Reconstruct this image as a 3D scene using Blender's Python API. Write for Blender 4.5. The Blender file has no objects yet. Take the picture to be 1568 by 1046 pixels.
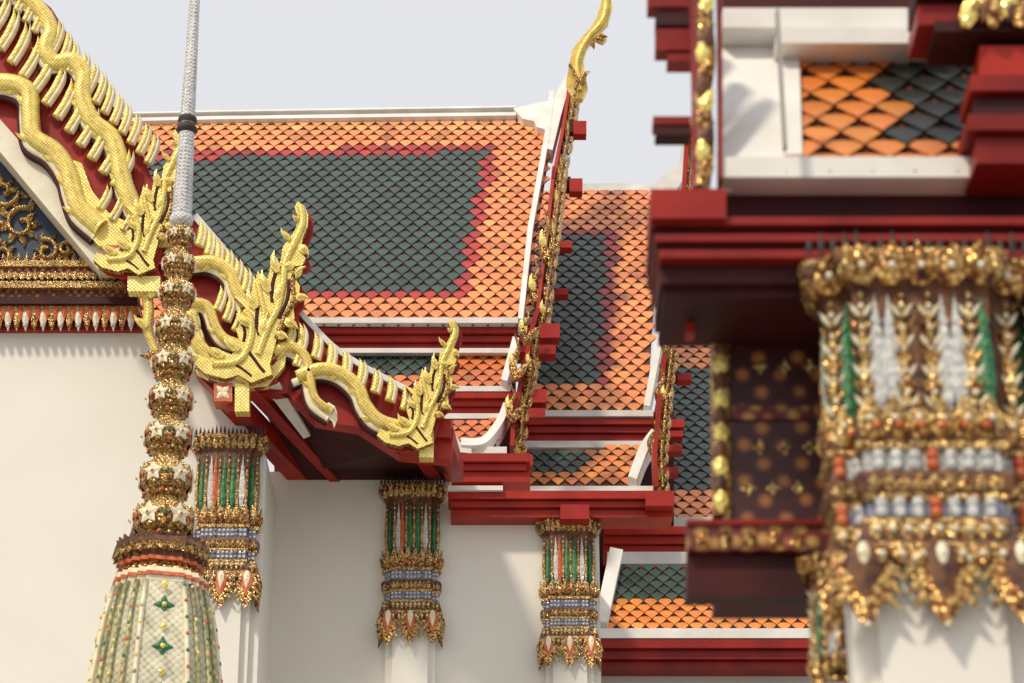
import bpy, math, random
from mathutils import Vector
random.seed(4)
PIT=math.radians(25); CP,SP=math.cos(PIT),math.sin(PIT); F=4000.0; CAMZ=1.6
CAM=Vector((0,0,CAMZ))
def ray(u,v):
    a=(u-784)/F; b=(523-v)/F
    return Vector((a,CP-SP*b,SP+CP*b))
class Pl:
    def __init__(s,p0,n): s.p0=Vector(p0); s.n=Vector(n).normalized()
    def __call__(s,u,v,lift=0.0):
        r=ray(u,v); t=(s.p0-CAM).dot(s.n)/r.dot(s.n)
        return CAM+r*t+s.n*lift
def V(Y): return Pl((0,Y,0),(0,-1,0))
def R(ve,Ye,phi=55):
    p=V(Ye)(784,ve); f=math.radians(phi)
    return Pl(p,(0,-math.sin(f),math.cos(f)))
# ---------------------------------------------------------------- materials
MATS={}
def newmat(name):
    m=bpy.data.materials.new(name); m.use_nodes=True; MATS[name]=m
    nt=m.node_tree; return m,nt,nt.nodes,nt.links,nt.nodes['Principled BSDF']
def noisy(name,c1,c2,rough=.5,scale=3,metal=0,bump=.15,detail=6,bscale=None):
    m,nt,N,L,B=newmat(name)
    tc=N.new('ShaderNodeTexCoord'); n=N.new('ShaderNodeTexNoise'); n.inputs['Scale'].default_value=scale; n.inputs['Detail'].default_value=detail
    L.new(tc.outputs['Object'],n.inputs['Vector'])
    r=N.new('ShaderNodeValToRGB'); r.color_ramp.elements[0].position=.32; r.color_ramp.elements[1].position=.68
    r.color_ramp.elements[0].color=(*c1,1); r.color_ramp.elements[1].color=(*c2,1)
    L.new(n.outputs['Fac'],r.inputs['Fac']); L.new(r.outputs['Color'],B.inputs['Base Color'])
    n2=N.new('ShaderNodeTexNoise'); n2.inputs['Scale'].default_value=bscale or scale*8; n2.inputs['Detail'].default_value=4
    L.new(tc.outputs['Object'],n2.inputs['Vector'])
    b=N.new('ShaderNodeBump'); b.inputs['Strength'].default_value=bump; b.inputs['Distance'].default_value=.02
    L.new(n2.outputs['Fac'],b.inputs['Height']); L.new(b.outputs['Normal'],B.inputs['Normal'])
    B.inputs['Roughness'].default_value=rough; B.inputs['Metallic'].default_value=metal
    if name in('red','reddeep','maroon'): B.inputs['Specular IOR Level'].default_value=.28
    return m
def mosaic(name,stops,scale,rand=.5,rough=.3,metal=.2,bump=.6,vary=.35):
    m,nt,N,L,B=newmat(name)
    tc=N.new('ShaderNodeTexCoord'); v=N.new('ShaderNodeTexVoronoi'); v.inputs['Scale'].default_value=scale; v.inputs['Randomness'].default_value=rand
    mp=N.new('ShaderNodeMapping'); mp.inputs['Rotation'].default_value=(0,math.radians(45),0)
    L.new(tc.outputs['Object'],mp.inputs['Vector']); L.new(mp.outputs['Vector'],v.inputs['Vector'])
    r=N.new('ShaderNodeValToRGB'); e=r.color_ramp.elements
    e[0].position=stops[0][0]; e[0].color=(*stops[0][1],1); e[1].position=stops[-1][0]; e[1].color=(*stops[-1][1],1)
    for p,c in stops[1:-1]:
        k=e.new(p); k.color=(*c,1)
    L.new(v.outputs['Distance'],r.inputs['Fac'])
    n=N.new('ShaderNodeTexNoise'); n.inputs['Scale'].default_value=scale*.3; n.inputs['Detail'].default_value=3
    L.new(tc.outputs['Object'],n.inputs['Vector'])
    mr=N.new('ShaderNodeMapRange'); mr.inputs[1].default_value=.3; mr.inputs[2].default_value=.7; mr.inputs[3].default_value=1-vary; mr.inputs[4].default_value=1+vary*.4
    L.new(n.outputs['Fac'],mr.inputs[0])
    mx=N.new('ShaderNodeVectorMath'); mx.operation='SCALE'
    L.new(r.outputs['Color'],mx.inputs[0]); L.new(mr.outputs[0],mx.inputs['Scale']); L.new(mx.outputs[0],B.inputs['Base Color'])
    b=N.new('ShaderNodeBump'); b.invert=True; b.inputs['Strength'].default_value=bump; b.inputs['Distance'].default_value=.02
    L.new(v.outputs['Distance'],b.inputs['Height']); L.new(b.outputs['Normal'],B.inputs['Normal'])
    B.inputs['Roughness'].default_value=rough; B.inputs['Metallic'].default_value=metal
noisy('wall',(.74,.71,.63),(.83,.80,.725),.85,.35,bump=.12,bscale=6,detail=9)
noisy('white',(.66,.64,.59),(.82,.80,.76),.7,2.0,bump=.15)
noisy('cream',(.72,.62,.38),(.86,.80,.62),.4,9,bump=.3)
noisy('plank',(.70,.63,.46),(.80,.75,.60),.5,3,bump=.15)
noisy('red',(.26,.012,.008),(.42,.026,.014),.42,1.6,bump=.12)
noisy('reddeep',(.17,.008,.006),(.30,.017,.011),.42,2.2,bump=.12)
noisy('redtile',(.50,.05,.02),(.62,.20,.05),.4,18,bump=.3)
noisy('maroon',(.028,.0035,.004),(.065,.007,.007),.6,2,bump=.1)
noisy('umber',(.04,.010,.006),(.20,.07,.016),.5,14,bump=.4)
noisy('dark',(.02,.015,.015),(.06,.035,.03),.7,8)
noisy('batten',(.09,.025,.012),(.14,.04,.015),.8,8)
noisy('blue',(.008,.02,.045),(.015,.04,.08),.5,8)
noisy('tileblue',(.06,.07,.14),(.42,.42,.52),.3,30)
noisy('green',(.01,.11,.04),(.05,.25,.09),.2,14,bump=.4)
noisy('pearl',(.48,.50,.50),(.90,.90,.87),.15,30,metal=.2,bump=.6)
noisy('turq',(.02,.3,.4),(.05,.4,.5),.3,12)
noisy('stone',(.26,.25,.23),(.36,.34,.31),.85,1.2)
noisy('greywall',(.50,.47,.45),(.60,.57,.54),.85,.6)
mosaic('yellow',[(.0,(.96,.83,.33)),(.5,(.92,.74,.20)),(.66,(.74,.50,.10)),(.88,(.34,.12,.02))],24,.15,.24,.25,.5,.22)
mosaic('gold',[(.0,(.92,.74,.40)),(.35,(.74,.46,.13)),(.55,(.42,.17,.035)),(.8,(.08,.02,.012))],26,.9,.2,.45,.9,.55)
mosaic('goldfine',[(.0,(.96,.82,.48)),(.4,(.78,.52,.17)),(.75,(.22,.07,.02))],38,.9,.2,.45,.8,.5)
mosaic('spire',[(.0,(.86,.86,.84)),(.5,(.70,.70,.69)),(.8,(.30,.29,.28))],26,.3,.35,.0,.8,.2)
mosaic('bell',[(.0,(.84,.80,.64)),(.5,(.74,.69,.50)),(.8,(.36,.34,.20))],15,.1,.35,.0,.5,.25)
mosaic('rib',[(.0,(.78,.68,.30)),(.4,(.52,.46,.20)),(.6,(.22,.26,.12)),(.8,(.60,.56,.42))],11,.2,.35,.0,.5,.4)
mosaic('lacq',[(.0,(.52,.30,.08)),(.26,(.26,.08,.02)),(.36,(.05,.006,.006)),(.8,(.04,.005,.006))],7,.08,.45,.0,.1,.2)
mosaic('frieze',[(.0,(.60,.40,.12)),(.3,(.42,.2,.05)),(.5,(.14,.015,.01)),(.8,(.12,.015,.01))],11,.3,.45,.1,.4,.3)
m,nt,N,L,B=newmat('tile')
at=N.new('ShaderNodeAttribute'); at.attribute_name='Col'
tc=N.new('ShaderNodeTexCoord'); n=N.new('ShaderNodeTexNoise'); n.inputs['Scale'].default_value=1.3; n.inputs['Detail'].default_value=9; n.inputs['Roughness'].default_value=.65
L.new(tc.outputs['Object'],n.inputs['Vector'])
mr=N.new('ShaderNodeMapRange'); mr.inputs[1].default_value=.3; mr.inputs[2].default_value=.7; mr.inputs[3].default_value=.70; mr.inputs[4].default_value=1.22
L.new(n.outputs['Fac'],mr.inputs[0]); mx=N.new('ShaderNodeVectorMath'); mx.operation='SCALE'
L.new(at.outputs['Color'],mx.inputs[0]); L.new(mr.outputs[0],mx.inputs['Scale']); L.new(mx.outputs[0],B.inputs['Base Color'])
B.inputs['Roughness'].default_value=.32
# ---------------------------------------------------------------- mesh builder
def catmull(pts,k=6):
    P=[pts[0]]+list(pts)+[pts[-1]]; out=[]
    for i in range(1,len(P)-2):
        for j in range(k):
            t=j/k; q=[]
            for c in range(2):
                a,b,d,e=P[i-1][c],P[i][c],P[i+1][c],P[i+2][c]
                q.append(.5*((2*b)+(-a+d)*t+(2*a-5*b+4*d-e)*t*t+(-a+3*b-3*d+e)*t**3))
            out.append(tuple(q))
    out.append(tuple(pts[-1])); return out
class MB:
    def __init__(s): s.v=[];s.f=[];s.m=[];s.sm=[];s.mats=[];s.c=[]
    def mi(s,n):
        if n not in s.mats: s.mats.append(n)
        return s.mats.index(n)
    def add(s,vs,fs,mat,smooth=False):
        o=len(s.v); s.v+= [tuple(x) for x in vs]; k=s.mi(mat)
        for f in fs: s.f.append([i+o for i in f]); s.m.append(k); s.sm.append(smooth)
    def slab(s,M,poly,mat,th=.1,lift=0,side=None):
        fr=[M(u,v,lift) for u,v in poly]; bk=[p-M.n*th for p in fr]; n=len(poly)
        s.add(fr+bk,[list(range(n)),list(range(2*n-1,n-1,-1))],mat)
        s.add(fr+bk,[[i,i+n,(i+1)%n+n,(i+1)%n] for i in range(n)],side or mat)
    def rect(s,M,u1,v1,u2,v2,mat,th=.1,lift=0,side=None):
        s.slab(M,[(u1,v1),(u2,v1),(u2,v2),(u1,v2)],mat,th,lift,side)
    def stroke(s,M,pts,w,mat,dep=.05,th=.06,lift=0,smooth=True,flat=False,taper=0,w2=None):
        if smooth and len(pts)>2: pts=catmull(pts)
        n=len(pts); ks=[-1,-1,1,1] if flat else [-1,-1,-.7,-.25,.25,.7,1,1]
        vs=[]
        for i,p in enumerate(pts):
            a=pts[max(i-1,0)]; b=pts[min(i+1,n-1)]
            dx,dy=b[0]-a[0],b[1]-a[1]; l=math.hypot(dx,dy) or 1
            t=i/(n-1); ww=w if w2 is None else w+(w2-w)*t
            if taper: ww*= max(.08,min(1,(1-t)/taper)) 
            for j,k in enumerate(ks):
                q=(p[0]-dy/l*k*ww/2,p[1]+dx/l*k*ww/2)
                if j in(0,len(ks)-1): lf=lift-th
                else: lf=lift+(dep if flat else dep*math.sqrt(max(0,1-k*k)))
                vs.append(M(q[0],q[1],lf))
        c=len(ks); fs=[[i*c+j,(i+1)*c+j,(i+1)*c+j+1,i*c+j+1] for i in range(n-1) for j in range(c-1)]
        fs+=[list(range(c)),list(range((n-1)*c,n*c))]
        s.add(vs,fs,mat,not flat)
    def leaf(s,p,up,rt,nm,L,W,T,mat,curl=0):
        p=Vector(p);pts=[(-.22,0),(-.5,.25),(-.46,.5),(-.22,.78),(curl,1),(.24,.74),(.46,.5),(.5,.25),(.22,0)]
        vs=[p+rt*(a*W+curl*W*b*b*.6)+up*(b*L) for a,b in pts]
        n=len(vs); vs+=[q-nm*T for q in vs]; vs.append(p+up*(.42*L)+nm*T)
        fs=[[i,(i+1)%n,2*n] for i in range(n)]+[[i,i+n,(i+1)%n+n,(i+1)%n] for i in range(n)]
        s.add(vs,fs,mat)
    def pleaf(s,M,u,v,ang,L,W,mat,T=.04,curl=.3,lift=0):
        p=M(u,v,lift); a=math.radians(ang)
        q=M(u+math.cos(a)*L,v-math.sin(a)*L,lift)-p; r=M(u+math.sin(a)*W,v+math.cos(a)*W,lift)-p
        s.leaf(p,q.normalized(),r.normalized(),M.n,q.length,r.length,T,mat,curl)
    def ball(s,p,r,mat,sz=1):
        p=Vector(p); vs=[p+Vector((0,0,r*sz))]
        for a in(.5,0,-.5):
            for k in range(8):
                t=k*math.pi/4; c=math.cos(a*1.6)*r; vs.append(p+Vector((math.cos(t)*c,math.sin(t)*c,math.sin(a*1.6)*r*sz)))
        vs.append(p-Vector((0,0,r*sz))); fs=[[0,1+k,1+(k+1)%8] for k in range(8)]
        for q in range(2): fs+=[[1+q*8+k,9+q*8+k,9+q*8+(k+1)%8,1+q*8+(k+1)%8] for k in range(8)]
        fs+=[[25,17+(k+1)%8,17+k] for k in range(8)]
        s.add(vs,fs,mat,True)
    def loft(s,secs,mat,smooth=False,cap=True):
        n=len(secs[0]); vs=[p for q in secs for p in q]
        fs=[[i*n+j,i*n+(j+1)%n,(i+1)*n+(j+1)%n,(i+1)*n+j] for i in range(len(secs)-1) for j in range(n)]
        if cap: fs+=[list(range(n)),list(range((len(secs)-1)*n,len(secs)*n))]
        s.add(vs,fs,mat,smooth)
    def build(s,name,parent=None):
        me=bpy.data.meshes.new(name); me.from_pydata(s.v,[],s.f)
        for x in s.mats: me.materials.append(MATS[x])
        me.polygons.foreach_set('material_index',s.m); me.polygons.foreach_set('use_smooth',s.sm)
        if s.c:
            a=me.color_attributes.new('Col','FLOAT_COLOR','POINT')
            for i,c in enumerate(s.c): a.data[i].color=(*c,1)
        me.update(); ob=bpy.data.objects.new(name,me); bpy.context.collection.objects.link(ob)
        if parent: ob.parent=parent
        return ob
def empty(name):
    e=bpy.data.objects.new(name,None); bpy.context.collection.objects.link(e); return e
def inside(x,y,poly):
    c=False; n=len(poly)
    for i in range(n):
        a,b=poly[i],poly[i-1]
        if (a[1]>y)!=(b[1]>y) and x<(b[0]-a[0])*(y-a[1])/(b[1]-a[1])+a[0]: c=not c
    return c
ORG=(.84,.265,.085); RED=(.40,.022,.018); GRN=(.034,.064,.052)
def roof(parent,name,M,poly,regions=(),base=ORG,tw=21,th=8.5,back=True):
    ex=Vector((1,0,0)); et=ex.cross(M.n); et=-et if et.z<0 else et
    def pc(u,v): d=M(u,v)-M.p0; return (d.dot(ex),d.dot(et))
    pp=[pc(*q) for q in poly]; rg=[([pc(*q) for q in r],c) for r,c in regions]
    cu=sum(p[0] for p in poly)/len(poly); cv=sum(p[1] for p in poly)/len(poly)
    w=(M(cu+tw,cv)-M(cu,cv)).length; h=(M(cu,cv+th)-M(cu,cv)).length
    x0,x1=min(p[0] for p in pp),max(p[0] for p in pp); y0,y1=min(p[1] for p in pp),max(p[1] for p in pp)
    mb=MB(); mb.mi('tile'); k=w*.07
    j=0; y=y0
    while y<y1+h:
        x=x0-(w/2 if j%2 else 0)
        while x<x1+w:
            if inside(x,y,pp):
                c=base
                for r,cc in rg:
                    if inside(x,y,r): c=cc
                g=random.uniform(.82,1.14)*(.7 if random.random()<.05 else 1); dr=random.uniform(-.1,.14)
                col=(min(.9,c[0]*g),c[1]*g*(1+dr),c[2]*g)
                e=.475
                jx=random.uniform(-.012,.012)*w
                def q(a,b,l): return M.p0+ex*(x+a+jx)+et*(y+b)+M.n*l
                jt=random.uniform(-.15,.15)*k
                top=[q(0,-h*.95,k+jt),q(w*e,0,k*.6+jt),q(w*.3,h*.5,.0),q(-w*.3,h*.5,.0),q(-w*e,0,k*.6+jt)]
                lo=[q(0,-h*.95,-k*.6),q(w*e,0,-k*.6),q(-w*e,0,-k*.6)]
                mid=[q(0,-h*.60,k*1.15+jt)]
                mb.add(top+mid,[[0,1,5],[1,2,3,5],[5,3,4],[0,5,4]],'tile')
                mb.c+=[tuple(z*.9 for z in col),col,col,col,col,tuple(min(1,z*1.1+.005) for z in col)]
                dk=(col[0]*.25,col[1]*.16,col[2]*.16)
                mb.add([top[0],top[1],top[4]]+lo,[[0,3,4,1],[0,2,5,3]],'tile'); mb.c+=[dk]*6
            x+=w
        y+=h; j+=1
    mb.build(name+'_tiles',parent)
    b=MB(); b.slab(M,poly,'batten',.08,-.02); 
    b.build(name+'_battens',parent)

def wallto0(mb,M,top,mat,th):
    fr=[M(u,v) for u,v in top]; fr+=[Vector((fr[-1].x,fr[-1].y,0)),Vector((fr[0].x,fr[0].y,0))]
    bk=[p-M.n*th for p in fr]; n=len(fr)
    mb.add(fr+bk,[list(range(n)),list(range(2*n-1,n-1,-1))]+[[i,i+n,(i+1)%n+n,(i+1)%n] for i in range(n)],mat)

def capital(parent,name,M,uc,vt,vb,wpx,dep,big=False):
    """mosaic lotus capital and pilaster shaft"""
    mb=MB(); p=M(uc,vt); q=M(uc,vb); H=p.z-q.z; W=(M(uc+wpx/2,vt)-M(uc-wpx/2,vt)).length; cx,Y,zt=p.x,p.y,p.z
    def sec(t,f,g=1):
        w=W/2*f; d=dep*f*g; z=zt-H*t
        return [Vector((cx+a*w,Y-b*d,z)) for a,b in[(-1,-.5),(-1,.6),(-.74,.6),(-.74,1),(.74,1),(.74,.6),(1,.6),(1,-.5)]]
    X=Vector((1,0,0)); Z=Vector((0,0,1)); Nn=Vector((0,-1,0))
    mb.loft([sec(*a) for a in[(.03,.92),(.05,1),(.075,1),(.10,.9),(.13,.80),(.43,.74),(.45,.82),(.52,.86),(.55,.78)]],'umber')
    mb.loft([sec(.035,.96),sec(.05,1.02),sec(.062,.98)],'goldfine')
    bc='tileblue' if not big else 'pearl'
    mb.loft([sec(*a) for a in[(.55,.78),(.605,.78)]],bc); mb.loft([sec(*a) for a in[(.603,.84),(.62,.89),(.655,.86),(.67,.78)]],'umber')
    mb.loft([sec(*a) for a in[(.67,.77),(.72,.77)]],'tileblue'); mb.loft([sec(*a) for a in[(.718,.82),(.75,.86),(.79,.92),(.81,.86),(.83,.76)]],'umber')
    for t,f in((.535,.87),(.612,.86),(.66,.84),(.725,.84),(.79,.93)): mb.loft([sec(t-.006,f-.02),sec(t,f),sec(t+.008,f),sec(t+.014,f-.02)],'goldfine')
    for i in range(19):
        a=-1+2*i/18; mb.leaf((cx+a*W*.47,Y-dep*.8,zt-H*.04),Z,X,Nn,H*random.uniform(.04,.07),W*.03,.008,'dark')
    def fronty(f,a): return Y-dep*f*(1 if abs(a)<.74 else .6)
    cols=['goldfine','green','goldfine','pearl','redtile','goldfine','green','goldfine','green','goldfine','pearl','goldfine','green','goldfine'] if not big else ['goldfine','green','goldfine','pearl','pearl','goldfine','umber','goldfine','pearl','pearl','goldfine','green','umber','goldfine']
    n=len(cols)
    for i,c in enumerate(cols):
        a=-.96+1.92*i/(n-1); ww=W/n*.86; gd=c=='goldfine'
        zb=zt-H*.45; Lh=H*(.33 if gd else .31)
        mb.leaf((cx+a*W/2*.78,fronty(.79,a)-.004,zb),Z,X,Nn,Lh,ww*(.72 if gd else 1.2),W*(.03 if gd else .015),c)
        if gd:
            for k in range(11): mb.ball((cx+a*W/2*.79,fronty(.82,a)-W*.006,zb+Lh*(.05+.085*k)),W*.014,'cream' if k%2 else 'goldfine')
            if big:
                for k in range(7):
                    for s_ in(-1,1): mb.leaf((cx+a*W/2*.79+s_*ww*.2,fronty(.83,a),zb+Lh*(.02+.12*k)),(Z+X*s_*.5).normalized(),X,Nn,Lh*.12,ww*.42,W*.01,'gold' if k%2 else 'cream',s_*.3)
        else:
            for k in range(7):
                mb.leaf((cx+a*W/2*.79,fronty(.81,a)-W*.004,zb+Lh*(.05+.11*k)),Z,X,Nn,Lh*.11,ww*.75,W*.012,c)
    for sx in(-1,1):
        for i,c in enumerate(['goldfine','green','pearl','goldfine']):
            mb.leaf((cx+sx*W/2*.79,Y-dep*(.45-.3*i)*.8,zt-H*.45),Z,Nn,X*sx,H*.31,dep*.3,W*.02,c)
    def row(t,f,cnt,Lf,wf,mat,inv=False,off=0,tilt=.25,bead=None):
        for i in range(cnt):
            a=-1+2*(i+.5+off)/cnt
            if abs(a)>1: continue
            up=(Z*(-1 if inv else 1)+Nn*tilt).normalized(); s_=random.uniform(.92,1.08)
            mb.leaf((cx+a*W/2*f,fronty(f,a)-.01,zt-H*t),up,X,Nn,H*Lf*s_,W/cnt*wf,W*.02,mat,random.uniform(-.08,.08))
            if bead: mb.ball((cx+a*W/2*f,fronty(f,a)-W*.03-H*Lf*.35*tilt,zt-H*t+(-1 if inv else 1)*H*Lf*.4),W*.018,bead)
        for sx in(-1,1):
            for k in range(2):
                up=(Z*(-1 if inv else 1)+X*sx*tilt).normalized()
                mb.leaf((cx+sx*W/2*f,Y-dep*(.35-.35*k),zt-H*t),up,Nn,X*sx,H*Lf,dep*.4,W*.02,mat,0)
    row(.115,.88,11,.065,.85,'goldfine',tilt=.55)
    row(.075,.95,12,.045,.8,'gold',tilt=.3,off=.5)
    if big: row(.13,.9,7,.10,.95,'gold',tilt=.35,bead='cream')
    row(.52,.82,8,.105,.9,'goldfine',tilt=.15,bead='cream'); row(.525,.84,9,.065,.75,'gold',off=.5,tilt=.35,bead='redtile')
    row(.655,.83,13,.042,.85,'goldfine',tilt=.25); row(.735,.83,13,.045,.85,'goldfine',inv=True,tilt=.2,bead='cream')
    nb=11 if big else 15
    for t in(.563,.588,.683,.706):
        for i in range(nb):
            a=-.96+1.92*i/(nb-1); mb.ball((cx+a*W/2*.79,fronty(.80,a)-W*.004,zt-H*t),W*(.030 if big else .023),'pearl' if (i%5) else ('tileblue' if not big else 'redtile'))
    for k_,a0 in enumerate((-.72,0,.72)):
        c0=Vector((cx+a0*W/2*.9,fronty(.9,a0*.9)-.012,zt-H*.79)); up=(-Z+Nn*.1).normalized()
        mb.leaf(c0,up,X,Nn,H*.21,W*.25,W*.02,'gold'); mb.leaf(c0+Nn*W*.015,up,X,Nn,H*.14,W*.15,W*.02,'redtile' if not big else 'umber'); mb.leaf(c0+Nn*W*.03,up,X,Nn,H*(.10 if not big else .07),W*(.08 if not big else .05),W*.015,'cream')
        mb.ball(c0+up*H*.20,W*.014,'cream')
        for s_ in(-1,1):
            for j in range(3): mb.leaf(c0+up*H*(.05+.035*j)+X*s_*W*(.11-.015*j),(up+X*s_*.55).normalized(),X,Nn,H*.05,W*.05,W*.012,'goldfine',s_*.3)
    row(.79,.88,4,.10,.38,'goldfine',inv=True,tilt=.12,bead='cream')
    row(.80,.91,11,.05,.8,'gold',inv=True,tilt=.4,bead='cream')
    for a in(-1,1): mb.leaf((cx+a*W/2*.86,Y-dep*.4,zt-H*.79),-Z,X,Nn,H*.2,W*.13,W*.04,'gold',a*.2)
    mb.build(name,parent)
    sh=MB(); w=W/2*.72; d=dep*.72
    sec2=lambda z:[Vector((cx+a*w,Y-b*d,z)) for a,b in[(-1,-.5),(-1,.5),(-.72,.5),(-.72,1),(.72,1),(.72,.5),(1,.5),(1,-.5)]]
    sh.loft([sec2(zt-H*.78),sec2(0)],'wall'); sh.build(name+'_shaft',parent)

HH=[(0,0),(12,8),(17,22),(16,38),(8,58),(6,75),(13,88),(8,98),(-8,100),(-4,115),(4,130),(2,150),(-6,160),(-4,180),(-18,190),(-30,205),(-35,225),(-42,250),(-38,265),(-70,278),(-90,266),(-110,272),(-140,264),(-157,250),(-150,235),(-135,242),(-118,228),(-100,235),(-88,215),(-94,195),(-80,190),(-90,175),(-78,165),(-96,146),(-72,152),(-68,136),(-60,106),(-52,126),(-45,118),(-40,95),(-26,95),(-22,70),(-12,58),(-2,42),(2,25),(-4,10)]
def hanghong(parent,name,M,u,v,s):
    mb=MB(); f=lambda P:[(u+a*s,v+b*s) for a,b in P]
    mb.slab(M,f(HH),'yellow',.14,0,'gold')
    mb.slab(M,[(a+7*s,b+5*s) for a,b in f(HH)],'red',.05,-.15)
    for P,w,m in [([(6,8),(8,35),(-6,68),(-18,95),(-22,130),(-30,165),(-45,195),(-60,235)],11,'yellow'),
                  ([(-60,125),(-55,150),(-50,170),(-52,195)],9,'yellow'),([(-80,168),(-70,185),(-72,215),(-90,245),(-130,250)],11,'yellow'),
                  ([(0,105),(-8,125),(-5,150),(-20,180),(-32,210)],8,'gold'),([(-30,100),(-38,130),(-38,155)],6,'maroon'),([(-12,120),(-15,150),(-28,180)],6,'maroon'),
                  ([(-60,160),(-62,185),(-58,205)],6,'maroon'),([(-78,225),(-60,250),(-50,262)],5,'maroon'),([(-86,182),(-80,200),(-82,215)],5,'maroon'),([(-100,248),(-85,256),(-70,268)],4,'maroon')]:
        mb.stroke(M,f(P),w*s,m,.05 if m!='maroon' else .012,.0)  # maroon strokes paint shadow lines of the crevices onto the finial
    for a,b,g,L,w in [(-5,98,200,22,14),(4,72,-20,18,14),(-4,118,60,24,12),(-2,150,20,20,12),(-30,110,110,34,14),(-42,140,120,36,14),(-62,165,125,34,16),(-68,190,160,30,14),(-20,185,-10,24,14),(-34,205,0,22,14),(-88,228,150,34,16),(-112,238,160,34,14),(-30,160,85,40,16),(-50,210,95,40,18),(-10,60,140,24,9),(2,30,150,12,7)]:
        mb.pleaf(M,u+a*s,v+b*s,g,L*s,w*s,'yellow',.04,.35,.03)
    mb.build(name,parent)
def fins(mb,M,p0,p1,n,ang,L,W,two=True,end=None):
    for i in range(n):
        t=i/(n-1); u=p0[0]+(p1[0]-p0[0])*t; v=p0[1]+(p1[1]-p0[1])*t
        a=math.radians(ang+random.uniform(-3,3)); l=L*(1 if end is None else 1+(end-1)*t)
        pts=[(u,v),(u+math.cos(a)*l*.35+l*.07,v-math.sin(a)*l*.4),(u+math.cos(a)*l*.7+l*.04,v-math.sin(a)*l*.75),(u+math.cos(a)*l-l*.08,v-math.sin(a)*l)]
        mb.stroke(M,pts,W,'yellow',.06,.05,0,taper=.45)
        if two: mb.stroke(M,[(a_+W*.55,b_+W*.15) for a_,b_ in pts],W*.6,'cream',.045,.05,.0,taper=.45)
def purlins(mb,lst,Y,w=26,h=14):
    for u,v in lst:
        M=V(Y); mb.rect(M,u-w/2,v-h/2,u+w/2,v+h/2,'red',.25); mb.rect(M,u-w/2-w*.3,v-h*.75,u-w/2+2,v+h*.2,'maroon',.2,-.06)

# ================================================================ left gabled hall
hall=empty('gabled_temple_hall')
mb=MB(); W1=V(36.2)
wallto0(mb,W1,[(-420,490),(235,490),(300,545),(408,700)],'wall',1.8)
W2=V(38)
wallto0(mb,W2,[(380,722),(690,726),(690,775),(917,800)],'wall',6)
mb.build('walls',hall)
capital(hall,'pilaster_capital',V(36.2),353,666,945,118,.30)
capital(hall,'pilaster_capital_b',V(38),633,741,1000,102,.30)
capital(hall,'pilaster_capital_c',V(38),870,796,1035,98,.30)
# entablature
mb=MB(); E=V(36.15)
for a,b,l,m in [(400,409,.30,'goldfine'),(409,420,.24,'frieze'),(420,427,.32,'goldfine'),(427,434,.26,'dark'),(434,444,.36,'goldfine'),(444,456,.26,'frieze'),(456,466,.30,'maroon'),(466,474,.22,'goldfine'),(474,496,.05,'red')]:
    mb.rect(E,-420,a+12,206+(a-400)*.15,b+12,m,.3+l,l)
for i in range(46):
    u=-400+i*13.4; mb.pleaf(E,u,478,-90,38,12,'cream' if i%2 else 'goldfine',.03,0,.2); mb.ball(E(u,506,.2),.045,'pearl' if i%2 else 'goldfine'); mb.pleaf(E,u+6,476,-90,24,9,'redtile',.02,0,.22)
for i in range(60): mb.ball(E(-400+i*10,453,.28),.03,'goldfine'); mb.pleaf(E,-400+i*10,444,90,13,9,'goldfine',.02,0,.37)
# pediment
T=V(36.0)
mb.slab(T,[(-420,-300),(165,412),(-420,412)],'blue',.2)
def spiral(u,v,r,d,ph,w):
    pts=[]
    for i in range(22):
        t=i/21; a=ph+d*t*7.5; rr=r*(1-t*.85); pts.append((u+math.cos(a)*rr,v-math.sin(a)*rr))
    mb.stroke(T,pts,w,'goldfine',.08,.02,.02,smooth=False)
    for i in range(0,18,2):
        a=ph+d*(i/21)*7.5; rr=r*(1-i/21*.85); mb.pleaf(T,u+math.cos(a)*rr,v-math.sin(a)*rr,math.degrees(a)+d*40,r*.7,r*.38,'gold' if i%4 else 'goldfine',.05,.4*d,.03)
for (u,v,r,d,ph) in [(34,345,27,1,1),(72,386,19,-1,2),(6,296,24,-1,0),(2,392,20,1,3),(102,384,13,1,0),(-30,350,30,-1,1),(-35,280,26,1,2),(-80,340,30,1,0),(-90,240,36,-1,1),(-150,250,50,1,1),(-160,350,40,1,1)]:
    spiral(u,v,r,d,ph,7)
for i in range(14): mb.pleaf(T,-30+i*12,411,90,24,10,'goldfine',.04,0,.03)
mb.stroke(T,[(-300,-110),(146,402)],7,'goldfine',.04,.03,.03,flat=True)
mb.stroke(T,[(-300,-135),(160,400)],5,'turq',.02,.02,.02,flat=True)
mb.build('pediment',hall)
# cream plank and backing boards
A=V(35.35); Bk=V(35.5)
mb=MB()
mb.slab(Bk,[(-310,-165),(-310,-95),(0,233),(150,413),(168,412),(168,372)],'plank',.5,.02)
mb.slab(Bk,[(-300,-290),(-40,-90),(78,10),(160,140),(214,225),(255,330),(262,400),(240,440),(190,430),(165,378),(0,196),(-300,-150)],'red',.35,-.05)
mb.slab(Bk,[(255,330),(305,335),(360,395),(420,480),(445,560),(440,600),(400,600),(330,600),(300,570),(262,480)],'red',.3,-.05)
mb.slab(Bk,[(400,470),(460,478),(520,540),(640,600),(695,655),(690,700),(610,692),(545,650),(480,640),(430,590)],'red',.3,-.08)
mb.stroke(Bk,[(298,330),(345,385),(400,455)],10,'white',.03,.4,-.02,flat=True)
mb.stroke(Bk,[(452,468),(480,500),(530,545),(640,605)],8,'white',.03,.4,-.02,flat=True)
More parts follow.
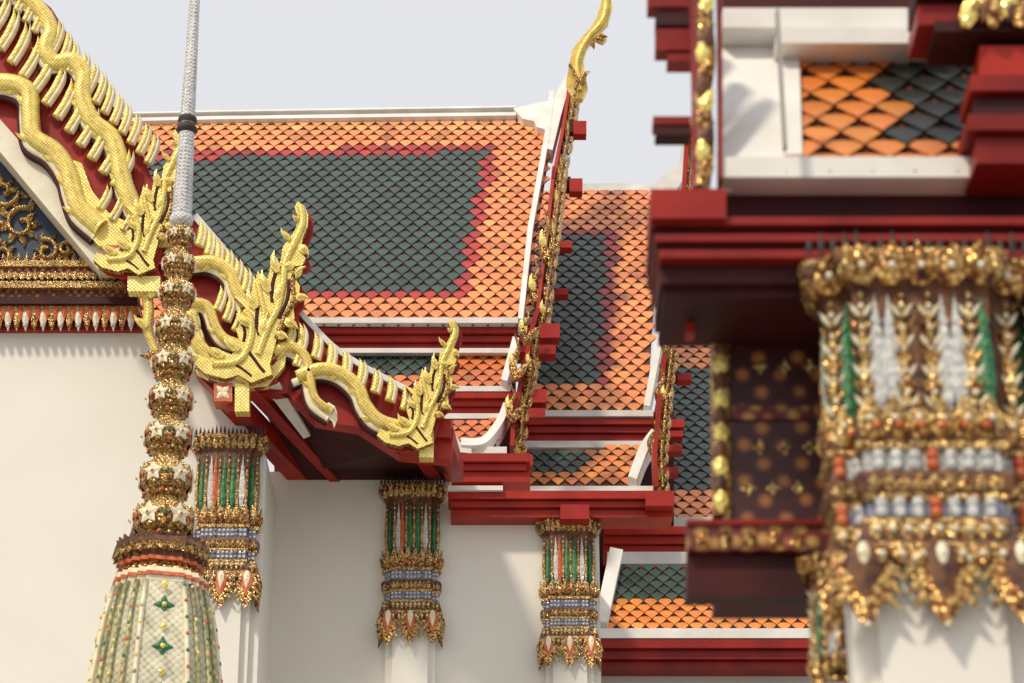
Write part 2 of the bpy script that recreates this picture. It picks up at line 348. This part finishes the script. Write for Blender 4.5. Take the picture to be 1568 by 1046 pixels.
for u,v,s_ in [(176,391,26),(342,603,28)]:
    mb.rect(A,u-s_/2,v-s_/2,u+s_/2,v+s_/2,'redtile',.3,.06); 
    for k in range(4): mb.pleaf(A,u,v,45+90*k,s_*.5,s_*.3,'cream',.012,0,.065)
for a,b,c,d in [(192,385,228,425),(350,602,372,628),(612,665,640,690),(222,385,262,400)]: mb.rect(A,a,b,c,d,'red',.4,-.02)
for a,b,c,d in [(210,350,232,382),(196,425,246,448),(360,590,382,632),(642,660,664,702),(228,330,250,352)]: mb.rect(A,a,b,c,d,'yellow',.2,.05)
mb.build('gable_boards',hall)
# naga bodies
mb=MB()
def body(pts,w,w2=None,l=0.0):
    mb.stroke(A,pts,w,'yellow',.10,.1,.02+l,w2=w2)
    mb.stroke(A,[(a-w*.36,b+w*.42) for a,b in pts],w*.6,'cream',.03,.1,-.01+l)
    mb.stroke(A,[(a-w*.55,b+w*.66) for a,b in pts],w*.5,'maroon',.01,.1,-.02+l)
    c=catmull(pts,3)
    for i in range(2,len(c)-2,4):
        dx,dy=c[i+1][0]-c[i-1][0],c[i+1][1]-c[i-1][1]; g=math.degrees(math.atan2(-dy,dx))
        mb.pleaf(A,c[i][0],c[i][1],g-118,w*1.1,w*.6,'yellow',.03,.4,.03+l)
body([(-260,-110),(-200,-75),(-170,-20),(-110,-10),(-90,60),(-40,70),(-30,120),(20,128),(44,142),(46,175),(52,210),(84,232),(104,262),(112,292),(124,322),(155,350)],25,30)
body([(-200,-190),(-130,-110),(-60,-90),(-30,-30),(30,-8),(58,12),(78,45),(70,75),(84,96),(112,94),(128,115),(126,150),(142,186),(168,208),(180,235),(186,268),(196,300),(214,335)],22,30)
mb.slab(A,[(100,240),(125,250),(140,290),(165,325),(205,345),(250,340),(258,378),(215,382),(190,378),(150,376),(118,335)],'yellow',.12)
body([(262,375),(290,402),(325,402),(352,418),(362,445),(378,470)],20)
body([(262,440),(292,462),(318,470),(330,500),(345,520),(372,530)],16)
body([(292,480),(300,520),(318,545),(345,566),(385,582)],23)
mb.slab(A,[(300,530),(330,545),(372,560),(418,560),(432,545),(425,520),(440,530),(436,560),(410,592),(370,596),(330,585),(300,570)],'yellow',.12,.01)
body([(418,540),(445,532),(468,548),(475,580),(484,612),(510,632)],19,11)
body([(455,578),(490,566),(522,572),(548,594),(560,622),(582,645),(620,655),(660,652)],20,22)
mb.pleaf(A,500,618,-60,38,18,'cream',.03,.3,.0)
fins(mb,A,(-190,-230),(224,250),32,72,56,10,end=.85)
fins(mb,A,(-160,-115),(172,285),20,62,74,12,end=.85)
fins(mb,A,(150,320),(205,370),4,62,40,10)
fins(mb,A,(303,376),(400,476),8,84,38,12)
fins(mb,A,(330,475),(372,522),4,74,38,11)
fins(mb,A,(458,535),(640,640),9,84,40,12,end=.85)
fins(mb,A,(425,500),(452,560),3,80,36,11)
fins(mb,A,(300,500),(312,545),3,110,30,9)
mb.stroke(A,[(222,440),(226,470),(224,500),(236,530),(252,556)],18,'yellow',.06,.1,-.1,w2=9)
mb.pleaf(A,228,455,60,28,14,'yellow'); mb.pleaf(A,226,500,150,28,12,'yellow'); mb.pleaf(A,240,540,200,26,12,'gold')
mb.build('naga_bargeboards',hall)
hanghong(hall,'naga_finial_a',V(35.2),268,198,.80)
hanghong(hall,'naga_finial_b',V(35.2),455,308,1.0)
hanghong(hall,'naga_finial_c',V(35.2),690,487,.72)
# soffits
mb=MB(); a=V(35.6); b=V(37.99)
def quad(pts,mat,dz=.12):
    vs=[Vector(p) for p in pts]; n=len(vs); vs+=[p+Vector((0,0,dz)) for p in vs]
    mb.add(vs,[list(range(n)),list(range(2*n-1,n-1,-1))]+[[i,(i+1)%n,(i+1)%n+n,i+n] for i in range(n)],mat)
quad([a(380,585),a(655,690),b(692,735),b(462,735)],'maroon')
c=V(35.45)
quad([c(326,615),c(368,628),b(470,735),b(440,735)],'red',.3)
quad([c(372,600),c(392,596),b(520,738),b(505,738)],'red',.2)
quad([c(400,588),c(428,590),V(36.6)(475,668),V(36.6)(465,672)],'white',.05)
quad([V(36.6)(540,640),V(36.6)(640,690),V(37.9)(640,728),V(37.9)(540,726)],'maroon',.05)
quad([c(655,668),c(690,670),b(710,738),b(684,738)],'red',.3)
quad([c(612,668),c(640,690),b(676,736),b(655,736)],'red',.25)
mb.build('eave_soffit',hall)

# ================================================================ middle hall
h2=empty('tiled_roof_hall')
R2=R(492,41)
roof(h2,'main_roof',R2,[(150,188),(835,186),(845,205),(800,492),(150,500)],
  [([(150,186),(835,186),(835,200),(150,202)],(.84,.36,.13)),([(150,232),(762,222),(716,456),(150,458)],RED),([(150,246),(742,232),(698,446),(150,448)],GRN)])
mb=MB()
mb.stroke(R2,[(845,150),(838,215),(812,360),(797,500)],8,'white',.14,.2,.02,smooth=False,flat=True)
mb.stroke(R2,[(150,191),(330,187),(790,181)],5,'white',.10,.2,.0,flat=True,smooth=False)
mb.stroke(R2,[(150,185),(330,181),(790,174)],2.5,'white',.16,.2,.0,flat=True,smooth=False)
mb.slab(R2,[(786,176),(846,163),(868,122),(876,124),(858,190),(846,240),(838,238),(834,208),(822,205),(818,196),(800,192)],'white',.3,.15)
mb.stroke(V(41),[(400,496),(806,496)],8,'white',.1,.3,.05,flat=True)
F2=V(41)
for a_,b_,l in [(502,510,0),(511,520,.0-.08),(521,533,-.16)]: mb.rect(F2,440,a_,832-(a_-502)*.6,b_,'red',.5,l)
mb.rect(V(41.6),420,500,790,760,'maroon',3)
def rake(mb,M,pts,wr=7,wg=13,nl=16,off=12):
    mb.stroke(M,pts,wr,'red',.22,.2,.0,flat=True)
    g=[(a+off,b) for a,b in pts]; mb.stroke(M,g,wg*.55,'gold',.2,.15)
    c=catmull(g)
    for i in range(nl):
        t=i/(nl-1)*(len(c)-1); k=int(t); k2=min(k+1,len(c)-1); u=c[k][0]+(c[k2][0]-c[k][0])*(t-k); v=c[k][1]+(c[k2][1]-c[k][1])*(t-k)
        mb.pleaf(M,u-2,v+8,105,26,wg*.8,'gold' if i%3 else 'yellow',.06,.3,.1); mb.pleaf(M,u+3,v+8,62,20,wg*.7,'goldfine',.06,-.3,.1)
rake(mb,R2,[(874,122),(868,170),(860,220),(846,290)],5,10,12,9)
rake(mb,R2,[(848,270),(842,330),(834,400),(822,500)],5,12,14,11)
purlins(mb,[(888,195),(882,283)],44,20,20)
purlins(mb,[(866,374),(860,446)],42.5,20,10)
mb.slab(V(45.4),[(932,-12),(938,8),(931,35),(920,47),(929,58),(923,64),(909,58),(899,72),(893,90),(896,115),(900,135),(892,152),(880,150),(867,128),(871,100),(877,75),(890,58),(904,42),(914,26),(920,6),(924,-14)],'yellow',.15)
mb.stroke(V(45.4),[(930,-8),(924,30),(900,60),(884,95),(888,140)],8,'yellow',.07,.02,.02)
mb.stroke(V(45.3),[(872,100),(882,120),(880,148)],5,'gold',.05,.02,.02)
mb.pleaf(V(45.3),885,128,60,26,14,'gold'); mb.pleaf(V(45.3),912,58,20,18,9,'gold'); mb.pleaf(V(45.3),905,62,-60,14,7,'gold')
mb.build('verge_and_chofa',h2)
R2b=R(590,40.2); roof(h2,'second_tier_roof',R2b,[(470,540),(790,538),(778,590),(470,596)],[([(470,540),(672,540),(672,572),(470,572)],GRN)],(.68,.18,.05))
R2c=R(684,39.4); roof(h2,'third_tier_roof',R2c,[(650,642),(772,638),(758,682),(650,690)],[],(.68,.18,.05))
mb=MB()
mb.rect(V(40.6),470,533,795,540,'white',.3); mb.rect(V(40.1),640,591,782,599,'white',.3)
for a_,b_,l in [(601,609,0),(610,618,-.08),(619,632,-.16)]: mb.rect(V(40.1),640,a_,792,b_,'red',.5,l)
mb.rect(V(39.9),640,633,775,641,'white',.3)
mb.stroke(R2b,[(790,530),(782,560),(772,596)],10,'white',.15,.2,.03,flat=True)
mb.stroke(R2c,[(776,632),(764,660),(740,688),(706,690)],11,'white',.15,.2,.03,flat=True)
mb.rect(V(39.2),700,684,776,694,'white',.3)
mb.slab(V(39.2),[(690,660),(698,668),(708,684),(722,688),(722,696),(703,694),(690,676)],'white',.2,.05)
for a_,b_,l,u2 in [(696,708,.05,812),(709,718,-.03,806),(719,734,-.1,812),(735,744,-.2,770)]: mb.rect(V(39.2),686,a_,u2,b_,'red',.8,l)
rake(mb,V(40.4),[(824,480),(812,520),(806,560),(800,590)],7,12,7,11)
rake(mb,V(39.8),[(802,560),(796,600),(788,640),(784,690)],7,14,7,12)
for (u,v,s_) in [(790,512,1),(836,322,1.1),(820,395,1),(806,470,.8),(784,590,.8)]:
    mb.stroke(V(39.5 if v>450 else 41.5),[(u+2,v+70*s_),(u-5,v+45*s_),(u+4,v+20*s_),(u-2,v)],12*s_,'gold',.08,.08,taper=.7)
    mb.pleaf(V(39.45 if v>450 else 41.4),u-2,v+50*s_,110,26,12,'yellow'); mb.pleaf(V(39.45 if v>450 else 41.4),u+2,v+66*s_,60,30,12,'gold')
for u,v,w,h in [(842,506,30,22),(838,535,26,14),(822,606,30,20),(822,632,26,14),(806,704,20,16)]:
    mb.rect(V(39.7),u-w/2,v-h/2,u+w/2,v+h/2,'red',.3)
mb.build('lower_tiers',h2)

# ================================================================ third hall behind
h3=empty('rear_tiled_hall')
R3=R(628,43)
roof(h3,'main_roof',R3,[(800,292),(985,290),(1012,320),(990,630),(800,632)],[([(820,350),(948,350),(930,590),(820,590)],RED),([(820,360),(930,358),(914,584),(820,584)],GRN)],ORG)
R3b=R(744,41.2); roof(h3,'second_tier_roof',R3b,[(780,686),(985,684),(960,742),(780,744)],[([(780,680),(905,680),(888,722),(780,722)],GRN)],(.74,.23,.05))
mb=MB()
mb.rect(V(49.3),880,281,1060,292,'white',.5)
mb.slab(V(49.2),[(965,290),(1000,282),(1040,250),(1046,200),(1056,205),(1048,270),(1015,330),(1005,310),(985,303)],'white',.3)
mb.stroke(R3,[(1012,300),(1022,400),(1014,500),(990,634)],10,'white',.15,.2,.03,flat=True)
mb.stroke(V(42.8),[(800,636),(1000,636)],9,'white',.1,.3,.0,flat=True)
for a_,b_,l in [(642,651,.05),(652,661,-.03),(662,675,-.1)]: mb.rect(V(42.8),800,a_,1004,b_,'red',.5,l)
mb.rect(V(42.2),800,675,1000,685,'white',.3)
mb.stroke(R3b,[(1003,674),(985,700),(968,745)],14,'white',.15,.2,.03,flat=True)
mb.rect(V(41),770,744,1000,753,'white',.4)
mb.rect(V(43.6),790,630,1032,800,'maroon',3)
for a_,b_,l,u1,u2 in [(755,767,.10,686,1032),(768,777,.02,690,1024),(778,790,-.06,690,1030)]: mb.rect(V(37.6),u1,a_,u2,b_,'red',.5,l)
mb.rect(V(37.55),686,748,770,755,'white',.5,.12)
for u,v,s_ in [(1010,764,1),(880,784,1)]: mb.rect(V(37.5),u-22,v-8,u+22,v+14,'red',.4,.1)
rake(mb,V(43.2),[(1052,200),(1046,300),(1034,420),(1026,500)],6,12,16,9)
rake(mb,V(42.2),[(1028,460),(1018,540),(1012,590),(1004,640)],7,14,9,10)
rake(mb,V(41),[(1010,610),(1006,660),(1002,700),(1004,752)],7,14,8,10)
for u,v,s_ in [(1020,470,1),(1012,560,.9),(1000,640,.8)]: mb.stroke(V(41.5),[(u+2,v+70*s_),(u-5,v+45*s_),(u+4,v+20*s_),(u-2,v)],11*s_,'gold',.08,.08,taper=.7)
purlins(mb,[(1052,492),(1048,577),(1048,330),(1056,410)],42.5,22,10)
for u,v,w,h in [(1034,648,28,12),(1034,664,24,9),(1034,686,22,11),(1028,720,22,10)]: mb.rect(V(41.6),u-w/2,v-h/2,u+w/2,v+h/2,'red',.25)
mb.build('verges_and_eaves',h3)
# ================================================================ fourth roofs (right, behind)
h4=empty('far_tiled_hall')
R4=R(790,44.6); 
roof(h4,'main_roof',R4,[(1025,520),(1260,520),(1260,792),(1025,792)],[([(1025,560),(1260,560),(1260,752),(1025,752)],GRN)])
mb=MB()
mb.rect(V(48.8),1030,478,1260,500,'white',.5); mb.rect(V(48.9),1030,500,1260,522,'red',.5); 
mb.rect(V(44.4),975,792,1240,806,'white',.5)
for a_,b_,l in [(806,818,0),(819,830,-.08),(831,846,-.16)]: mb.rect(V(43.4),925,a_,1240,b_,'red',.5,l)
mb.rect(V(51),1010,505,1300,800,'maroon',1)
mb.build('eaves',h4)
R5=R(958,40.5)
roof(h4,'porch_roof',R5,[(948,862),(1300,862),(1300,958),(932,958)],[([(900,850),(1330,850),(1330,921),(900,921)],GRN)],(.76,.24,.045),22,9)
mb=MB()
mb.rect(V(42.4),930,845,1300,863,'white',.5)
mb.stroke(R5,[(944,850),(920,962)],20,'white',.12,.2,.02,flat=True,smooth=False)
mb.rect(V(40.2),896,962,1300,977,'white',.5)
for a_,b_,l in [(979,992,0),(993,1006,-.1),(1007,1018,-.2)]: mb.rect(V(40.2),902,a_,1300,b_,'reddeep',.6,l)
wallto0(mb,V(40.8),[(905,1015),(1300,1015)],'greywall',5)
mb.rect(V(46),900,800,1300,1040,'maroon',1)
mb.build('porch_eaves_and_wall',h4)

# ================================================================ chedi
ch=empty('mosaic_chedi')
M=V(30); ax=M(250,800); 
def zc(v): return M(784-(784-250)*(v+8055)/8855.0,v).z
def sc(v): return (M(251,v)-M(250,v)).length
def ring(v,r,n=16,kind='round',rot=.25):
    z=zc(v); r=r*sc(v); c=[]
    if kind=='round':
        for i in range(n):
            a=2*math.pi*i/n; c.append(Vector((ax.x+math.cos(a)*r,ax.y+math.sin(a)*r,z)))
    else:
        q=[(1,.4),(.9,.4),(.9,.58),(.77,.58),(.77,.77),(.58,.77),(.58,.9),(.4,.9),(.4,1)]
        pts=[]
        for k in range(4):
            for x,y in q:
                for _ in range(k): x,y=-y,x
                pts.append((x,y))
        for x,y in pts:
            X_=x*math.cos(rot)-y*math.sin(rot); Y_=x*math.sin(rot)+y*math.cos(rot); c.append(Vector((ax.x+X_*r*.93,ax.y+Y_*r*.93,z)))
    return c
mb=MB(); S=[]
v=-150
while v<334:
    h=5.5+.001*v; r=(8+ (v/180)*3.5) if v<190 else 11.5+(v-190)/140*4.5
    if v<-100: r=6
    S+= [ring(v,r*.86),ring(v+h*.3,r),ring(v+h*.7,r)]; v+=h
mb.loft(S,'spire',True)
mb.loft([ring(178,9),ring(181,14),ring(186,15),ring(191,11),ring(196,15),ring(200,17),ring(206,11)],'dark',True)
mb.loft([ring(326,12),ring(334,19),ring(342,17),ring(348,12)],'spire',True)
mb.build('spire',ch)
mb=MB()
T_=[(362,21,18),(405,25,21),(450,28,22),(504,31,26),(558,33,26),(613,35,27),(671,38,28),(735,42,33),(800,49,34)]
S=[]
for i,(v,r,hh) in enumerate(T_):
    for a_,f in [(-1,.56),(-.75,.60),(-.6,.88),(-.2,1.0),(.2,.98),(.5,.8),(.62,.62),(.72,.8),(.84,.8),(.92,.58)]: S.append(ring(v+a_*hh,r*f*.94,kind='red'))
mb.loft(S,'goldfine')
for v,r,hh in T_:
    for k in range(12):
        a=2*math.pi*(k+.3)/12; d=Vector((math.cos(a),math.sin(a),0)); rt=Vector((-math.sin(a),math.cos(a),0)); up=Vector((0,0,1))
        rr=r*sc(v)*.93; p=Vector((ax.x,ax.y,zc(v)))+d*rr
        mb.leaf(p-up*hh*sc(v)*.05,(up+d*.05).normalized(),rt,d,hh*sc(v)*.66,r*sc(v)*.42,.012,'goldfine')
        mb.leaf(p-up*hh*sc(v)*.0,(-up-d*.02).normalized(),rt,d,hh*sc(v)*.62,r*sc(v)*.42,.012,'gold')
        if k%2==0:
            mb.ball(p+d*.01,r*sc(v)*.12,'cream'); 
            for g in range(5): mb.leaf(p+d*.015,(up*math.cos(g*1.257)+rt*math.sin(g*1.257)),(rt*math.cos(g*1.257)-up*math.sin(g*1.257)),d,r*sc(v)*.40,r*sc(v)*.26,.012,'cream')
            mb.ball(p+d*.04,r*sc(v)*.06,'redtile')
        else: mb.ball(p+d*.015,r*sc(v)*.07,'green' if k%4==1 else 'redtile',1.6)
    for k in range(16):
        a=2*math.pi*k/16; mb.ball((ax.x+math.cos(a)*r*.78*sc(v),ax.y+math.sin(a)*r*.78*sc(v),zc(v+hh*.78)),r*sc(v)*.085,'goldfine' if k%3 else 'redtile')
mb.build('ringed_tiers',ch)
mb=MB()
for v1,r1,v2,r2,m in [(832,44,843,68,'gold'),(843,74,852,78,'umber'),(852,76,862,68,'goldfine'),(862,66,872,66,'umber'),(872,68,878,70,'redtile'),(878,62,890,68,'gold'),(890,72,898,76,'cream'),(898,76,904,78,'redtile'),(904,75,912,75,'cream')]:
    mb.loft([ring(v1,r1,kind='red'),ring(v2,r2,kind='red')],m)
for vv,r,inv,m in [(864,70,1,'gold'),(888,66,-1,'gold'),(852,74,-1,'goldfine'),(846,70,1,'umber')]:
    for k in range(26):
        a=2*math.pi*k/26; d=Vector((math.cos(a),math.sin(a),0)); rt=Vector((-math.sin(a),math.cos(a),0)); rr=r*sc(vv)*.9
        mb.leaf(Vector((ax.x,ax.y,zc(vv)))+d*rr,(Vector((0,0,inv))+d*.5).normalized(),rt,d,.12,.12,.02,m)
mb.build('lotus_collar',ch)
mb=MB()
bp=[(910,74),(930,80),(960,88),(1000,95),(1046,102),(1120,112),(1220,126)]
mb.loft([ring(a_,b_,kind='red') for a_,b_ in bp],'bell')
def rb(v):
    for i in range(len(bp)-1):
        if bp[i][0]<=v<=bp[i+1][0]: t=(v-bp[i][0])/(bp[i+1][0]-bp[i][0]); return bp[i][1]+(bp[i+1][1]-bp[i][1])*t
    return 100
vs_=[912,935,960,1000,1046,1120,1215]
rr_=[ring(v,rb(v)*1.012,kind='red') for v in vs_]
for i in range(36):
    if i%9 in (0,2,4,6,8):
        secs=[]
        for q in rr_:
            p=q[i]; rad=.032
            secs.append([p+Vector((math.cos(t*math.pi/3)*rad,math.sin(t*math.pi/3)*rad,0)) for t in range(6)])
        mb.loft(secs,'rib' if i%9 in(2,4,6) else 'cream',True)
v=918;j=0
while v<1215:
    rg_=ring(v,rb(v)*1.03,kind='red')
    for i,p in enumerate(rg_):
        if i%9 in(0,2,4,6,8) and (i+j)%2: mb.ball(p,.026,['rib','green','yellow','redtile'][(i//2+j)%4],1.5)
    v+=13;j+=1
for v in (952,1018,1090,1160):
    for f in range(4):
        a=.25+f*math.pi/2; d=Vector((math.cos(a),math.sin(a),0)); rt=Vector((-math.sin(a),math.cos(a),0)); up=Vector((0,0,1))
        p=Vector((ax.x,ax.y,zc(v)))+d*(rb(v)*sc(v)*.93+.012)
        for g in range(4):
            c_,s_=math.cos(g*1.5708),math.sin(g*1.5708); mb.leaf(p,up*c_+rt*s_,rt*c_-up*s_,d,.13,.085,.012,'green')
        mb.ball(p+d*.02,.035,'yellow')
        for dz in(-.26,.30): mb.leaf(p+up*dz,-up,rt,d,.11,.08,.012,'redtile' if dz<0 else 'yellow')
        for s_ in(-1,1): mb.leaf(p-up*.3,(rt*s_-up*.3).normalized(),up,d,.10,.06,.012,'redtile')
z2=zc(1220); 
def sq(h,z): return [Vector((ax.x+a*h,ax.y+b*h,z)) for a,b in[(-1,-1),(1,-1),(1,1),(-1,1)]]
zz=[z2,z2*.85,z2*.85,z2*.6,z2*.6,z2*.3,z2*.3,0]; hw=[1.15,1.25,1.5,1.6,1.9,2.0,2.5,2.6]
mb.loft([sq(h,z) for h,z in zip(hw,zz)],'bell')
mb.build('bell',ch)

# ================================================================ near hall (out of focus)
fh=empty('near_temple_hall')
mb=MB(); Y0=12.0
Rf=R(245,Y0,55)
roof(fh,'roof_panel',Rf,[(1200,50),(1800,50),(1800,246),(1200,246)],[([(1365,50),(1800,50),(1800,222),(1372,222),(1395,170),(1345,125),(1390,90)],(.02,.022,.018))],(.66,.20,.03),62,19)
mb.rect(V(11.9),1105,240,1800,271,'white',.3)
mb.stroke(Rf,[(1208,55),(1214,246)],28,'white',.04,.1,.0,smooth=False,flat=True)
mb.slab(Rf,[(1107,-20),(1188,-20),(1200,245),(1104,262)],'white',.15,.02)
mb.rect(V(12.6),1107,12,1402,42,'white',.5); mb.rect(V(12.5),1190,42,1430,66,'white',.5)
mb.rect(V(12.7),1107,-60,1800,13,'maroon',.5)
mb.stroke(V(11.8),[(1188,30),(1200,240)],5,'stone',.01,.05,.1,flat=True,smooth=False)
for i,(a_,b_,c_,d_) in enumerate([(1402,-60,1800,3),(1405,6,1800,38),(1430,40,1800,56),(1500,70,1800,120),(1484,122,1800,146),(1492,150,1800,178),(1480,182,1800,206),(1494,210,1800,250)]):
    mb.rect(V(11.7),a_,b_,c_,d_,['maroon','reddeep','maroon','red','reddeep','maroon','reddeep','reddeep'][i],.35,.0 if i%2 else .05)
for a_,b_,c_,d_ in [(992,-60,1062,10),(1004,20,1062,38),(1004,44,1062,76),(1022,82,1060,94),(1000,178,1058,190),(1004,194,1058,206)]:
    mb.rect(V(12.3),a_,b_,c_,d_,'reddeep' if b_ not in(194,20) else 'maroon',.12)  # purlin in two reds: lit top and shaded underside put into the colour
mb.stroke(V(12),[(1066,-60),(1070,60),(1072,150),(1070,285)],20,'reddeep',.03,.15,-.03)
mb.stroke(V(11.9),[(1088,-60),(1080,20),(1084,90),(1076,150),(1082,210),(1076,285)],24,'gold',.03,.05)
for i in range(13): mb.pleaf(V(11.85),1078,-30+i*25,100 if i%2 else 75,38,22,['gold','umber','yellow'][i%3],.02,.2)
mb.stroke(V(11.9),[(1101,-60),(1103,120),(1103,275)],6,'reddeep',.02,.1,flat=True)
for k in range(8):
    mb.pleaf(V(11.6),1480+k*20,40-(k%2)*16,80,60,28,'gold' if k%3 else 'yellow',.02,.2); mb.pleaf(V(11.6),1486+k*20,0,-80,34,22,'umber' if k%2 else 'goldfine',.02,.2)
mb.build('roof_edge',fh)
mb=MB()
mb.rect(V(12.1),1105,272,1800,345,'maroon',.6)
mb.rect(V(11.8),996,289,1112,334,'red',.4); mb.rect(V(11.9),1060,300,1110,340,'maroon',.3)
for a_,b_,l,m in [(340,352,.06,'reddeep'),(352,365,.0,'maroon'),(365,376,.05,'reddeep'),(376,388,0,'maroon'),(388,400,.04,'reddeep'),(400,428,-.04,'maroon'),(428,442,-.1,'maroon')]:
    mb.rect(V(11.9),996+(a_-340)*.25,a_,1800,b_,m,.6,l)
mb.rect(V(12.3),1068,436,1232,464,'frieze',.4)
mb.rect(V(12.3),1050,470,1064,510,'red',.1)
P=V(12.6)
mb.rect(P,1118,462,1330,812,'lacq',.1); mb.rect(P,1120,624,1240,644,'frieze',.1,.02)
for j in range(5):
    for i in range(3):
        u_,v_=1146+i*38+(j%2)*18,500+j*62
        if 615<v_<650: continue
        for g in range(4): mb.pleaf(P,u_,v_,90*g,13,8,'goldfine',.004,0,.006)
mb.stroke(P,[(1102,466),(1104,640),(1106,792)],30,'gold',.03,.06,.02)
for i in range(12): mb.pleaf(P,1103,500+i*26,90,36,22,'yellow' if i%2 else 'umber',.02,0,.05)
mb.rect(P,1052,810,1330,848,'frieze',.15,.06); mb.rect(P,1050,804,1330,811,'reddeep',.15,.08); mb.rect(P,1052,850,1330,912,'maroon',.15,.0)
for u_ in range(5): mb.pleaf(P,1075+u_*36,846,90,30,20,'gold',.01,0,.065)
mb.rect(V(13),1100,440,1330,900,'maroon',.5)
wallto0(mb,V(12.45),[(1300,430),(1900,430)],'wall',2)
mb.build('beams_and_shutter',fh)
capital(fh,'near_capital',V(12.02),1392,404,1000,344,.34,True)
capital(fh,'near_capital_corner',V(12.3),1646,404,1000,330,.30,True)
capital(fh,'near_capital_lower',V(12.6),1284,846,1230,120,.12,True)

# ================================================================ ground, light, camera
g=MB(); g.add([(-600,-300,0),(600,-300,0),(600,900,0),(-600,900,0)],[[0,1,2,3]],'stone'); g.build('ground')
w=bpy.data.worlds.new('World'); bpy.context.scene.world=w; w.use_nodes=True; N=w.node_tree.nodes; L=w.node_tree.links
bg=N['Background']; sky=N.new('ShaderNodeTexSky'); sky.sky_type='NISHITA'; sky.sun_disc=False
EL,AZ=48,215
sky.sun_elevation=math.radians(EL); sky.sun_rotation=math.radians(AZ); sky.dust_density=4; sky.air_density=1
mix=N.new('ShaderNodeMix'); mix.data_type='RGBA'; mix.inputs[0].default_value=.87
L.new(sky.outputs[0],mix.inputs[6]); mix.inputs[7].default_value=(8.6,8.6,8.85,1); L.new(mix.outputs[2],bg.inputs['Color']); bg.inputs['Strength'].default_value=.102
sd=bpy.data.lights.new('sun','SUN'); sd.energy=2.6; sd.angle=math.radians(6); sd.color=(1,.88,.70)
so=bpy.data.objects.new('sun',sd); bpy.context.collection.objects.link(so)
d=Vector((math.sin(math.radians(AZ))*math.cos(math.radians(EL)),math.cos(math.radians(AZ))*math.cos(math.radians(EL)),math.sin(math.radians(EL))))
so.rotation_euler=(-d).to_track_quat('-Z','Y').to_euler()
cd=bpy.data.cameras.new('camera'); co=bpy.data.objects.new('camera',cd); bpy.context.collection.objects.link(co)
co.location=CAM; co.rotation_euler=(math.radians(90)+PIT,0,0); cd.sensor_width=36; cd.lens=36*F/1568; cd.clip_end=3000
cd.dof.use_dof=True; cd.dof.focus_distance=40; cd.dof.aperture_fstop=2.1
s=bpy.context.scene; s.camera=co; s.view_settings.view_transform='Standard'; s.view_settings.look='None'; s.view_settings.exposure=0
